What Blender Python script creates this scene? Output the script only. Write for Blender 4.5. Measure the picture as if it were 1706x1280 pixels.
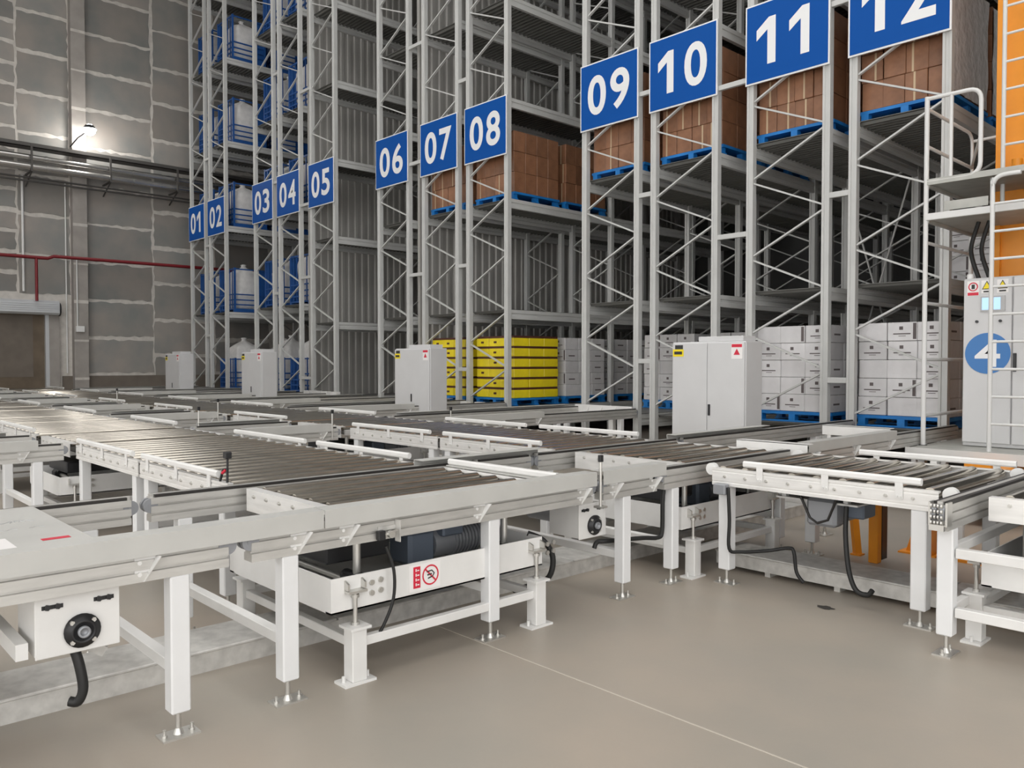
import bpy, bmesh, math, random
from mathutils import Vector, Matrix

# ------------------------------------------------------------------ clear
for o in list(bpy.data.objects): bpy.data.objects.remove(o)
SC = bpy.context.scene
COL = SC.collection
RND = random.Random(7)

# ------------------------------------------------------------------ camera
CAM_H = 1.5
F_PX, YAW, PITCH = 1348.08, 0.81960, -0.02554
cam_data = bpy.data.cameras.new('camera')
cam_data.sensor_width = 36.0
cam_data.lens = F_PX / 1706.0 * 36.0
cam_data.clip_start = 0.05; cam_data.clip_end = 200
cam = bpy.data.objects.new('camera', cam_data); COL.objects.link(cam)
cam.location = (0, 0, CAM_H)
cam.rotation_euler = (math.pi/2 + PITCH, 0, YAW)
SC.camera = cam

# ------------------------------------------------------------------ world, lights, exposure
world = bpy.data.worlds.new('world'); SC.world = world
world.use_nodes = True
wn = world.node_tree.nodes; wn['Background'].inputs[0].default_value = (1.0, 0.985, 0.965, 1)
wn['Background'].inputs[1].default_value = 1.0
SC.view_settings.view_transform = 'Standard'
SC.view_settings.look = 'None'
SC.view_settings.gamma = 1.0
SC.view_settings.use_curve_mapping = False
SC.view_settings.exposure = 1.4

# ------------------------------------------------------------------ materials
MATS = {}
def mat(name, col, rough=.5, metal=0.0, var=0.0, scale=8.0, bump=0.0, bscale=60.0, coat=0.0, spec=None, emit=None, stretch=(1,1,1), var2=None, mix_rand=0.0):
    m = bpy.data.materials.new(name); m.use_nodes = True
    nt = m.node_tree; N = nt.nodes; L = nt.links; b = N['Principled BSDF']
    b.inputs['Base Color'].default_value = (*col, 1)
    b.inputs['Roughness'].default_value = rough; b.inputs['Metallic'].default_value = metal
    if spec is not None: b.inputs['Specular IOR Level'].default_value = spec
    if coat: b.inputs['Coat Weight'].default_value = coat; b.inputs['Coat Roughness'].default_value = .12
    if var or bump or mix_rand:
        tc = N.new('ShaderNodeTexCoord'); mp = N.new('ShaderNodeMapping'); mp.inputs['Scale'].default_value = stretch
        L.new(tc.outputs['Object'], mp.inputs[0])
    if var or mix_rand:
        nz = N.new('ShaderNodeTexNoise'); nz.inputs['Scale'].default_value = scale; nz.inputs['Detail'].default_value = 5
        L.new(mp.outputs[0], nz.inputs[0])
        mx = N.new('ShaderNodeMix'); mx.data_type = 'RGBA'
        c2 = var2 or tuple(c*(1-var) for c in col)
        c1 = tuple(min(1, c*(1+var*.5)) for c in col)
        mx.inputs[6].default_value = (*c1, 1); mx.inputs[7].default_value = (*c2, 1)
        rp = N.new('ShaderNodeMapRange'); rp.inputs[1].default_value = .35; rp.inputs[2].default_value = .68
        L.new(nz.outputs[0], rp.inputs[0]); L.new(rp.outputs[0], mx.inputs[0])
        out = mx.outputs[2]
        if mix_rand:
            oi = N.new('ShaderNodeObjectInfo'); hs = N.new('ShaderNodeHueSaturation')
            mr = N.new('ShaderNodeMapRange'); mr.inputs[3].default_value = 1-mix_rand; mr.inputs[4].default_value = 1+mix_rand
            L.new(oi.outputs['Random'], mr.inputs[0]); L.new(mr.outputs[0], hs.inputs['Value']); L.new(out, hs.inputs['Color']); out = hs.outputs[0]
        L.new(out, b.inputs['Base Color'])
    if bump:
        n2 = N.new('ShaderNodeTexNoise'); n2.inputs['Scale'].default_value = bscale; n2.inputs['Detail'].default_value = 4
        L.new(mp.outputs[0], n2.inputs[0])
        bp = N.new('ShaderNodeBump'); bp.inputs['Strength'].default_value = bump; bp.inputs['Distance'].default_value = .01
        L.new(n2.outputs[0], bp.inputs['Height']); L.new(bp.outputs[0], b.inputs['Normal'])
        if coat: L.new(bp.outputs[0], b.inputs['Coat Normal'])
    if emit:
        b.inputs['Emission Color'].default_value = (*emit[:3], 1); b.inputs['Emission Strength'].default_value = emit[3]
    MATS[name] = m
    return m

mat('white_paint', (.74,.735,.72), .42, 0, .06, 5)
mat('leg_paint', (.74,.745,.75), .4, 0, .04, 5)
mat('cover_paint', (.50,.497,.475), .45, 0, .06, 4)
mat('frame_alu', (.80,.79,.77), .34, .25, .08, 5, stretch=(1,1,8))
mat('rail_alu', (.56,.55,.525), .42, .45, .10, 6, stretch=(1,1,6))
mat('roller_steel', (.53,.495,.435), .17, .92, .12, 9, stretch=(2,1,2), mix_rand=.08)
mat('chain_dark', (.045,.042,.04), .45, .5)
mat('rubber', (.012,.012,.012), .55)
mat('gap_shade', (.075,.07,.062), .7)  # dark colour standing for the shade between rollers
mat('zinc', (.62,.61,.58), .35, .8)
mat('galvanized', (.60,.59,.565), .45, .35, .18, 14)
mat('rack_paint', (.545,.55,.54), .45, 0, .05, 3)
mat('deck_steel', (.15,.15,.14), .5, .2, .10, 3)
mat('sign_blue', (.0015,.075,.34), .55, 0, spec=.15)
mat('sign_white', (.80,.81,.82), .4)
mat('pallet_blue', (.010,.19,.56), .5, 0, .15, 6)
mat('cage_blue', (.015,.085,.30), .45, 0, .15, 6)
mat('carton_brown', (.27,.125,.065), .5, 0, .22, 5, .35, 22, .55, mix_rand=.14)
mat('carton_white', (.70,.69,.70), .5, 0, .07, 6, .25, 24, .35, mix_rand=.06)
mat('carton_yellow', (.92,.74,.015), .42, 0, .08, 6, .2, 20, .35, mix_rand=.04)
mat('band_brown', (.09,.03,.02), .5)
mat('carton_print', (.12,.10,.10), .6)
mat('tape', (.55,.42,.27), .35, 0, 0, 1, 0, 1, .4)
mat('carton_gap', (.035,.02,.015), .8)
mat('film', (.85,.86,.88), .2, 0, .1, 9, .8, 14, 1.0)
mat('bag_white', (.70,.69,.68), .8, 0, .08, 9, .5, 14)
mat('panel_grey', (.43,.42,.40), .45, .15, .12, 1.2)
mat('mortar', (.60,.57,.53), .85, 0, .12, 6)
mat('block_grey', (.30,.272,.248), .9, 0, .16, 1.1, .15, 60, mix_rand=.16, var2=(.235,.24,.232))
mat('plinth', (.17,.145,.12), .8, 0, .12, 3)
mat('column_plaster', (.36,.335,.31), .85, 0, .12, 2.5)
mat('floor_epoxy', (.365,.315,.262), .42, 0, .10, .9, .03, 40, var2=(.315,.29,.25))
mat('floor_line', (.50,.46,.40), .6)
mat('floor_stain', (.05,.045,.04), .6)
mat('back_wall', (.08,.08,.08), .8, 0, .1, 2)
mat('ceiling_paint', (.45,.45,.44), .8, 0, .05, 2)
mat('cabinet_grey', (.60,.60,.605), .42, 0, .03, 3)
mat('cabinet_trim', (.45,.45,.45), .45)
mat('handle_black', (.02,.02,.022), .4)
mat('label_yellow', (.85,.68,.01), .45)
mat('label_red', (.62,.02,.05), .45)
mat('label_white', (.82,.80,.79), .45)
mat('label_dark', (.03,.03,.03), .5)
mat('orange_paint', (.80,.29,.015), .42, 0, .08, 4)
mat('tube_white', (.66,.66,.65), .38)
mat('crane_deck', (.42,.42,.39), .5, .1, .12, 6)
mat('screen_blue', (.25,.40,.62), .2, 0, emit=(.35,.55,.9,.35))
mat('disc_blue', (.03,.17,.46), .35)
mat('pipe_steel', (.60,.59,.57), .22, .9)
mat('pipe_red', (.20,.012,.018), .45)
mat('tray_dark', (.10,.095,.09), .5, .4)
mat('shutter_steel', (.66,.68,.70), .4, .35)
mat('door_inside', (.155,.12,.085), .8, 0, .2, 2)
mat('motor_blue', (.15,.18,.23), .45, .2)
mat('motor_grey', (.30,.31,.33), .45, .3)
mat('iron_dark', (.03,.03,.032), .4, .4)
mat('lamp_glow', (1,1,1), .5, 0, emit=(1,.97,.92,40))
mat('white_plastic', (.78,.78,.77), .4)

# ------------------------------------------------------------------ mesh helpers
class MB:
    def __init__(s): s.v = []; s.f = []; s.smooth = []
    def add(s, vs, fs, sm=False):
        n = len(s.v); s.v += [tuple(v) for v in vs]
        for f in fs: s.f.append(tuple(i+n for i in f)); s.smooth.append(sm)
        return s
    def box(s, x0, y0, z0, x1, y1, z1):
        if x0 > x1: x0, x1 = x1, x0
        if y0 > y1: y0, y1 = y1, y0
        if z0 > z1: z0, z1 = z1, z0
        v = [(x0,y0,z0),(x1,y0,z0),(x1,y1,z0),(x0,y1,z0),(x0,y0,z1),(x1,y0,z1),(x1,y1,z1),(x0,y1,z1)]
        return s.add(v, [(3,2,1,0),(4,5,6,7),(0,1,5,4),(1,2,6,5),(2,3,7,6),(3,0,4,7)])
    def cb(s, cx, cy, cz, dx, dy, dz): return s.box(cx-dx/2,cy-dy/2,cz-dz/2,cx+dx/2,cy+dy/2,cz+dz/2)
    def chbox(s, x0, y0, z0, x1, y1, z1, c=.006):
        bm = bmesh.new(); bmesh.ops.create_cube(bm, size=1)
        for v in bm.verts:
            v.co = Vector(((x0+x1)/2+v.co.x*abs(x1-x0), (y0+y1)/2+v.co.y*abs(y1-y0), (z0+z1)/2+v.co.z*abs(z1-z0)))
        bmesh.ops.bevel(bm, geom=bm.edges[:], offset=c, segments=1, affect='EDGES')
        bm.verts.index_update()
        s.add([v.co[:] for v in bm.verts], [[v.index for v in f.verts] for f in bm.faces]); bm.free(); return s
    def prism(s, poly, axis, a0, a1, sm=False):
        # poly lies in the two other axes, in order (x,y)/(x,z)/(y,z)
        def P(u, w, a): return {'x': (a,u,w), 'y': (u,a,w), 'z': (u,w,a)}[axis]
        n = len(poly)
        v = [P(u,w,a0) for u,w in poly] + [P(u,w,a1) for u,w in poly]
        area = sum(poly[i][0]*poly[(i+1)%n][1]-poly[(i+1)%n][0]*poly[i][1] for i in range(n))
        flip = (area < 0) != (axis == 'y')
        f = [(i,(i+1)%n,(i+1)%n+n,i+n) for i in range(n)] + [tuple(range(n-1,-1,-1)), tuple(range(n,2*n))]
        if flip: f = [tuple(reversed(q)) for q in f]
        k = len(s.f); s.add(v, f, sm)
        s.smooth[-1] = s.smooth[-2] = False
        return s
    def cyl(s, p, q, r, n=12, r2=None, caps=True):
        p = Vector(p); q = Vector(q); d = (q-p).normalized()
        a = d.orthogonal().normalized(); b = d.cross(a); r2 = r if r2 is None else r2
        v = []
        for c, rr in ((p,r),(q,r2)):
            for i in range(n):
                t = 2*math.pi*i/n; v.append(c + a*math.cos(t)*rr + b*math.sin(t)*rr)
        s.add(v, [(i,(i+1)%n,(i+1)%n+n,i+n) for i in range(n)], True)
        if caps: s.add(v, [tuple(range(n-1,-1,-1)), tuple(range(n,2*n))])
        return s
    def bar(s, p, q, w, h, up=(0,0,1)):
        p = Vector(p); q = Vector(q); d = (q-p).normalized(); u = Vector(up)
        a = d.cross(u).normalized()*(w/2); b = a.cross(d).normalized()*(h/2)
        v = [p-a-b,p+a-b,p+a+b,p-a+b,q-a-b,q+a-b,q+a+b,q-a+b]
        return s.add(v, [(0,1,2,3),(7,6,5,4),(1,0,4,5),(2,1,5,6),(3,2,6,7),(0,3,7,4)])
    def tube(s, pts, r, n=8, smoothn=0):
        pts = [Vector(p) for p in pts]
        if smoothn:
            out = []
            for i in range(len(pts)-1):
                p0 = pts[max(i-1,0)]; p1 = pts[i]; p2 = pts[i+1]; p3 = pts[min(i+2,len(pts)-1)]
                for k in range(smoothn):
                    t = k/smoothn
                    out.append(.5*((2*p1)+(-p0+p2)*t+(2*p0-5*p1+4*p2-p3)*t*t+(-p0+3*p1-3*p2+p3)*t**3))
            out.append(pts[-1]); pts = out
        a = None; v = []
        for i, p in enumerate(pts):
            d = (pts[min(i+1,len(pts)-1)]-pts[max(i-1,0)]).normalized()
            a = (a - d*a.dot(d)) if a is not None else d.orthogonal()
            if a.length < 1e-6: a = d.orthogonal()
            a = a.normalized(); b = d.cross(a)
            for k in range(n):
                t = 2*math.pi*k/n; v.append(p + a*math.cos(t)*r + b*math.sin(t)*r)
        f = []
        for i in range(len(pts)-1):
            for k in range(n): f.append((i*n+k, i*n+(k+1)%n, (i+1)*n+(k+1)%n, (i+1)*n+k))
        s.add(v, f, True)
        m = len(pts)-1
        s.add(v, [tuple(range(n-1,-1,-1)), tuple(m*n+k for k in range(n))])
        return s
    def lathe(s, prof, org, axis='x', n=20):
        v = []; org = Vector(org)
        for r, h in prof:
            for k in range(n):
                t = 2*math.pi*k/n; c, d = math.cos(t)*r, math.sin(t)*r
                v.append(org + Vector({'x': (h,c,d), 'y': (c,h,d), 'z': (c,d,h)}[axis]))
        f = []
        for i in range(len(prof)-1):
            for k in range(n): f.append((i*n+k, i*n+(k+1)%n, (i+1)*n+(k+1)%n, (i+1)*n+k))
        s.add(v, f, True); return s
    def mesh(s, name, m):
        me = bpy.data.meshes.new(name); me.from_pydata(s.v, [], s.f); me.update()
        for p, sm in zip(me.polygons, s.smooth): p.use_smooth = sm
        me.materials.append(MATS[m] if isinstance(m, str) else m)
        return me

def thing(name, label, cat, loc=(0,0,0), group=None):
    o = bpy.data.objects.new(name, None); COL.objects.link(o); o.location = loc
    o.empty_display_size = .1
    o['label'] = label; o['category'] = cat
    if group: o['group'] = group
    return o
def wloc(o):
    v = Vector(o.location)
    while o.parent: o = o.parent; v += Vector(o.location)
    return v
def put(name, me, parent=None, loc=(0,0,0), rot=None, label=None, kind=None):
    """link a mesh object; loc is given in world coordinates"""
    o = bpy.data.objects.new(name, me); COL.objects.link(o)
    l = Vector(loc)
    if parent is not None: o.parent = parent; l = l - wloc(parent)
    o.location = l
    if rot: o.rotation_euler = rot
    if label: o['label'] = label
    if kind: o['kind'] = kind
    return o
def part(name, mb, m, parent=None, label=None, kind=None):
    return put(name, mb.mesh(name, m), parent, label=label, kind=kind)
def single(name, mb, m, label, cat, group=None, org=None):
    """a thing that is one mesh; its origin goes to org"""
    if org is not None: mb.v = [(x-org[0],y-org[1],z-org[2]) for x,y,z in mb.v]
    o = put(name, mb.mesh(name, m), loc=org or (0,0,0)); o['label'] = label; o['category'] = cat
    if group: o['group'] = group
    return o
def struct(name, mb, m, parent=None):
    o = part(name, mb, m, parent); o['kind'] = 'structure'; return o
CACHE = {}
def shared(key, fn, m):
    if key not in CACHE: CACHE[key] = fn().mesh(str(key[0]), m)
    return CACHE[key]

def text_mb(txt, size, bold=.0):
    c = bpy.data.curves.new('t', 'FONT'); c.body = txt; c.size = size; c.align_x = 'CENTER'; c.align_y = 'CENTER'
    c.offset = bold*size; c.resolution_u = 6
    o = bpy.data.objects.new('t', c); COL.objects.link(o)
    bpy.context.view_layer.update()
    me = bpy.data.meshes.new_from_object(o.evaluated_get(bpy.context.evaluated_depsgraph_get()))
    v = [x.co[:] for x in me.vertices]; f = [list(p.vertices) for p in me.polygons]
    bpy.data.objects.remove(o); bpy.data.curves.remove(c); bpy.data.meshes.remove(me)
    if v:
        xs = [a[0] for a in v]; ys = [a[1] for a in v]
        mx = (min(xs)+max(xs))/2; my = (min(ys)+max(ys))/2
        v = [(a[0]-mx, a[1]-my, 0) for a in v]
    return v, f
def place_text(mb, txt, size, org, ux, uy, bold=0, sx=1, fit=None):
    v, f = text_mb(txt, size, bold); ux = Vector(ux); uy = Vector(uy); org = Vector(org)
    if fit:
        w = max(a[0] for a in v)-min(a[0] for a in v); h = max(a[1] for a in v)-min(a[1] for a in v)
        kx, ky = fit[0]/w, fit[1]/h
    else: kx = sx; ky = 1
    mb.add([org + ux*a[0]*kx + uy*a[1]*ky for a in v], f); return mb

NUM = ['','one','two','three','four','five','six','seven','eight','nine','ten','eleven','twelve']
# ================================================================== SETTING
WALL_X = -27.0
fl = struct('floor', MB().box(-29,-9,-.2, 6,22,0), 'floor_epoxy')
part('floor_joint', MB().box(-14,2.815,0, 3,2.823,.0015), 'floor_line', fl)
def stain():
    mb = MB(); n = 14
    v = [(-2.29+.055*math.cos(2*math.pi*i/n)*(1+.25*math.sin(i*2.3)), 4.77+.035*math.sin(2*math.pi*i/n)*(1+.2*math.cos(i*1.7)), .002) for i in range(n)]
    return mb.add(v, [tuple(range(n))])
part('oil_stain', stain(), 'floor_stain', fl)

WTOP = 16.0
wl = struct('wall_left', MB().box(WALL_X-.3,-6,0, WALL_X,22,WTOP), 'mortar')
def block_mesh(y0, y1, z0, z1, rng):
    pts = []
    def edge(a, b, n, horiz):
        for i in range(n):
            t = i/n; u = a[0]+(b[0]-a[0])*t; w = a[1]+(b[1]-a[1])*t
            j = rng.uniform(-.03,.03)
            pts.append((u+(0 if horiz else j), w+(j if horiz else 0)))
    ny = max(4, int((y1-y0)/.14)); nz = max(3, int((z1-z0)/.16))
    edge((y0,z0),(y1,z0),ny,True); edge((y1,z0),(y1,z1),nz,False); edge((y1,z1),(y0,z1),ny,True); edge((y0,z1),(y0,z0),nz,False)
    return MB().prism(pts, 'x', WALL_X-.02, WALL_X+.012)
def block_col(y0, y1, zstart, h, ztop, skip=None):
    z = zstart
    while z < ztop:
        if not (skip and skip(y0,y1,z,z+h)):
            r = random.Random(int(y0*100)*977+int(z*100))
            m = r.uniform(.035,.075)
            part('wall_block', block_mesh(y0+r.uniform(.02,.05), y1-r.uniform(.02,.05), z+m, z+h-m, r), 'block_grey', wl)
        z += h
door_skip = lambda a,b,z0,z1: a < 6.7 and z0 < 3.0
for (a,b,zs,h) in [(3.4,5.6,1.14,.60),(5.6,7.0,1.14,1.18),(7.38,9.4,1.14,1.155),(9.4,11.4,.60,1.155),(11.4,13.4,1.14,1.155),(1.0,3.4,1.14,1.155)]:
    block_col(a, b, zs, h, 15.0 if b > 5 else 11, door_skip)
part('plinth', MB().box(WALL_X,6.72,0, WALL_X+.03,22,1.12), 'plinth', wl)
# protruding concrete column
part('column', MB().chbox(WALL_X-.05,7.0,0, WALL_X+.26,7.40,WTOP, .01), 'column_plaster', wl)
for i in range(14):
    z = 1.0+i*1.155
    part('column_joint', MB().box(WALL_X+.255,7.0,z, WALL_X+.266,7.40,z+RND.uniform(.05,.12)), 'mortar', wl)
# back wall, ceiling over the racking, firebreak walls of ribbed cladding
struct('wall_back', MB().box(-29,20.5,0, 6,20.8,WTOP), 'back_wall')
ce = struct('ceiling', MB().box(-29,8.6,WTOP, 6,22,WTOP+.2), 'ceiling_paint')
for k in range(5):
    part('roof_strip_unseen', MB().box(-29,-6.0+k*3.0,WTOP, 6,-5.0+k*3.0,WTOP+.2), 'ceiling_paint', ce)  # unseen bars, spaced to let skylight down on the conveyors
part('roof_strip_unseen', MB().box(-29,-9,WTOP+.01, -20,8.6,WTOP+.21), 'ceiling_paint', ce)  # unseen solid stretch, added to cut glare on the far-left rollers
struct('wall_front_unseen', MB().box(-29,-9.3,0, -13,-9,WTOP).box(-13,-9.3,8, 6,-9,WTOP), 'ceiling_paint')  # unseen wall, added with a low opening that admits frontal light
struct('wall_right_unseen', MB().box(6,5,0, 6.3,22,WTOP).box(6,-9,9, 6.3,5,WTOP), 'ceiling_paint')  # added out of view to block light from the right; low gap admits some
def ribbed(y0, y1, z0, z1, x, pitch=.20, d=.035):
    prof = []; y = y0
    while y < y1-.01:
        for u, w in ((0,0),(.42,0),(.52,1),(.90,1),(1.0,0)):
            prof.append((x+d*w, min(y+u*pitch, y1)))
        y += pitch
    poly = prof + [(x-.02,y1),(x-.02,y0)]
    out = []
    for p in poly:
        if not out or (abs(p[0]-out[-1][0])+abs(p[1]-out[-1][1])) > 1e-5: out.append(p)
    return MB().prism(out, 'z', z0, z1)
for nm, x, yend in (('wall_firebreak_west', -18.2, 15.0), ('wall_firebreak_east', -13.63, 20.0)):
    w = struct(nm, MB().box(x-.08,10.12,0, x-.03,yend,15.2), 'panel_grey')
    y = 10.12
    while y < yend-.1:
        part('cladding_panel', ribbed(y, min(y+1.0,yend), .02, 15.2, x), 'panel_grey', w); y += 1.0

# roller shutter door in the left wall
d1 = struct('door_1', MB().box(WALL_X-.01,2.6,0, WALL_X+.02,6.35,2.95), 'door_inside')
part('door_jamb', MB().box(WALL_X,6.35,0, WALL_X+.16,6.62,2.98), 'column_plaster', d1)
part('guide_rail', MB().box(WALL_X,6.25,0, WALL_X+.14,6.36,2.98).box(WALL_X+.14,6.25,0, WALL_X+.16,6.29,2.98), 'shutter_steel', d1)
part('shutter_box', MB().prism([(WALL_X,2.93),(WALL_X+.34,2.93),(WALL_X+.40,2.98),(WALL_X+.40,3.27),(WALL_X+.34,3.34),(WALL_X,3.34)], 'y', 2.6, 6.58), 'shutter_steel', d1)
for i in range(5):
    part('box_slat', MB().box(WALL_X+.40,2.6,2.985+i*.06, WALL_X+.43,6.56,3.022+i*.06), 'shutter_steel', d1)
part('box_bracket', MB().lathe([(0,.0),(.2,.0),(.2,.03),(0,.03)], (WALL_X+.2,6.60,3.1), 'y', 14), 'iron_dark', d1)
part('inner_panel', MB().box(WALL_X-.0,2.6,1.1, WALL_X+.03,5.95,2.9), 'plinth', d1)
t = thing('switch_box', 'small grey switch box on conduit on the concrete wall column', 'switch', (WALL_X+.27,7.18,2.45))
part('box', MB().chbox(WALL_X+.26,7.03,2.44, WALL_X+.36,7.26,2.62, .01), 'white_plastic', t)
part('conduit', MB().cyl((WALL_X+.29,7.08,2.6),(WALL_X+.29,7.08,4.7), .02, 8), 'white_plastic', t)

# pipes on the left wall
PX = WALL_X+.55
t = thing('steel_pipe_run', 'pair of shiny steel pipes running along the concrete wall', 'pipe', (PX,7,7.1))
for dx, z, r in ((0.05,7.38,.085),(.12,7.10,.10)):
    mb = MB(); mb.cyl((PX+dx,1,z),(PX+dx,14,z), r, 14); pp = part('pipe', mb, 'pipe_steel', t)
    for y in (4.3,6.2,8.6,10.4):
        part('coupling', MB().cyl((PX+dx,y,z),(PX+dx,y+.06,z), r+.012, 14), 'pipe_steel', pp)
for y in (3.6,5.8,7.9,9.9):
    part('bracket', MB().box(WALL_X+.014,y,6.96, PX+.25,y+.05,7.0).bar((WALL_X+.02,y+.025,6.65),(PX+.2,y+.025,6.97),.03,.03).box(PX+.2,y,6.96, PX+.24,y+.05,7.72), 'tray_dark', t)
t = thing('cable_tray', 'dark cable tray above the steel pipes on the wall', 'cable tray', (PX,7,7.7))
part('tray', MB().box(WALL_X+.28,1,7.66, PX+.15,14,7.68).box(PX+.13,1,7.66, PX+.15,14,7.78).box(WALL_X+.28,1,7.66, WALL_X+.30,14,7.78), 'tray_dark', t)
for i in range(5): part('cable', MB().cyl((WALL_X+.34+i*.06,1,7.70),(WALL_X+.34+i*.06,14,7.70), .022, 6), 'rubber', t)
t = thing('conduit_bundle', 'thin conduits, coloured dark as shade, running just below the shiny pipes', 'conduit', (PX,7,6.8))
for i in range(2): part('conduit', MB().cyl((PX-.1+.02*i,1,6.74+i*.09),(PX-.1+.02*i,14,6.74+i*.09), .028, 8), 'tray_dark', t)  # dark colour imitates the shadowed underside of the pipes
t = thing('sprinkler_pipe', 'dark red fire pipe running level across the wall', 'pipe', (PX,7,4.55))
part('pipe', MB().tube([(PX,1,4.55),(PX,6.25,4.55),(PX,6.4,4.62),(PX,14,4.64)], .05, 10), 'pipe_red', t)
part('drop_pipe', MB().cyl((PX,5.95,4.55),(PX,5.95,3.3), .04, 10), 'pipe_red', t)
single('downpipe', MB().cyl((WALL_X+.07,5.72,3.6),(WALL_X+.07,5.72,6.95), .035, 8), 'white_plastic', 'thin white vertical pipe on the wall above the roller door', 'pipe')
single('wall_conduit', MB().cyl((WALL_X+.05,6.85,1.2),(WALL_X+.05,6.85,6.9), .02, 8), 'white_plastic', 'thin grey conduit beside the concrete column above the door', 'conduit')
# wall lamp
t = thing('wall_lamp', 'glowing round white lamp on a bracket on the concrete column', 'lamp', (WALL_X+.27,7.2,8.4))
part('arm', MB().tube([(WALL_X+.26,6.95,7.95),(WALL_X+.5,7.1,8.2),(WALL_X+.75,7.3,8.38)], .02, 8), 'iron_dark', t)
part('housing', MB().lathe([(0,.0),(.10,.0),(.19,-.10),(.20,-.12)], (WALL_X+.8,7.34,8.56), 'z', 16), 'iron_dark', t)
part('bulb', MB().lathe([(0,.17),(.08,.15),(.15,.08),(.17,0),(.15,-.08),(.08,-.15),(0,-.17)], (WALL_X+.8,7.34,8.42), 'z', 16), 'lamp_glow', t)
ld = bpy.data.lights.new('lamp_light','POINT'); ld.energy = 14; ld.shadow_soft_size = .2; ld.color = (1,.96,.9)
lo = bpy.data.objects.new('lamp_light', ld); COL.objects.link(lo); lo.parent = t; lo.location = (.75,.14,-.1)

# ================================================================== RACKS
RY = 10.0; FW_ = 1.18; BAY = 2.90
ROWX = {1:-25.47,2:-24.04,3:-21.05,4:-19.63,5:-17.98,6:-15.03,7:-13.41,8:-12.0,9:-9.02,10:-7.62,11:-5.985,12:-4.56}
LEV_W = [.70,3.00,5.50,7.95,10.35,12.7]
LEV_E = [.70,2.48,4.50,6.32,8.15,10.0,11.85]
PW, PD = .10, .09
PTOP = 14.6
def post_mb():
    # open omega section, mouth to +Y
    w, d, t = PW/2, PD, .018
    poly = [(-w,0),(-w+.028,0),(-w+.034,.014),(w-.034,.014),(w-.028,0),(w,0),(w,d),(w-.03,d),(w-.03,d-t),(w-t,d-t),(w-t,t+.014),(-w+t,t+.014),(-w+t,d-t),(-w+.03,d-t),(-w+.03,d),(-w,d)]
    return MB().prism(poly, 'z', 0, PTOP)
def brace_mesh(dz):
    return shared(('brace', round(dz,3)), lambda: MB().bar((0,0,0),(FW_-PW,0,dz), .022, .045, up=(0,1,0)), 'rack_paint')
post_me = post_mb().mesh('post', 'rack_paint')
foot_me = MB().box(-.09,-.05,0, .09,.15,.015).mesh('base_plate', 'rack_paint')
BL = BAY-PD
beam_me = MB().prism([(-.03,-.17),(.03,-.17),(.03,-.11),(.018,-.10),(.018,-.07),(.03,-.06),(.03,0),(-.03,0)], 'y', 0, BL).mesh('beam', 'rack_paint')
def deck_mb():
    # trapezoid ribs running across the row
    poly = []; y = 0; n = 26; p = BL/n
    for i in range(n):
        for u, w in ((0,0),(.45,0),(.58,-.035),(.87,-.035)): poly.append((y+u*p, w-.004))
        y += p
    poly += [(BL,-.004),(BL,.004)]
    up = []; y = BL
    poly += [(0,.004)]
    return MB().prism(poly, 'x', 0, FW_-.10)
deck_me = deck_mb().mesh('deck', 'deck_steel')
zig = [.85+1.05*k for k in range(13)]
RACK = {}
for r, x0 in ROWX.items():
    nb = 2 if r <= 5 else 3
    levs = LEV_W if r <= 4 else LEV_E
    t = thing('pallet_rack', 'grey steel pallet rack row that carries the blue sign number %s' % NUM[r], 'pallet rack', (x0+FW_/2, RY, 0), 'pallet rack rows')
    RACK[r] = t
    for fi in range(nb+1):
        y = RY+fi*BAY
        for px in (x0+PW/2, x0+FW_-PW/2):
            put('post', post_me, t, (px, y, 0))
            if fi == 0: put('base_plate', foot_me, t, (px, y, 0))
        for k, z in enumerate(zig):
            if z > PTOP-1.1: break
            put('brace', brace_mesh(.55), t, (x0+PW/2, y+PD*.55, z))
            put('brace', brace_mesh(-.46), t, (x0+PW/2, y+PD*.55, z+1.03))
    for bi in range(nb):
        y = RY+bi*BAY+PD
        for li, z in enumerate(levs):
            for px in (x0+.04, x0+FW_-.04): put('beam', beam_me, t, (px, y, z))
            put('deck', deck_me, t, (x0+.05, y, z+.005))
# short ties between neighbouring rows
for a, b, zz in ((1,2,(2.3,5.0,7.6)),(3,4,(3.3,6.2,9.0)),(4,5,(1.1,3.6,5.4,8.2)),(6,7,(3.3,5.6,8.0)),(7,8,(1.35,3.35,6.9)),(9,10,(1.5,4.05,5.6)),(10,11,(3.25,5.35)),(11,12,(1.25,3.6,6.0))):
    xa = ROWX[a]+FW_; xb = ROWX[b]
    for z in zz:
        part('tie', MB().chbox(xa-.0,RY+.0,z, xb,RY+.055,z+.07,.004), 'rack_paint', RACK[a])
# crossed rods behind row 11
for (p, q) in (((-5.88,12.86,4.3),(-4.9,12.88,.8)),((-4.9,12.82,4.3),(-5.88,12.83,.8))):
    part('cross_rod', MB().cyl(p, q, .016, 6), 'rack_paint', RACK[11])

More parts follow.
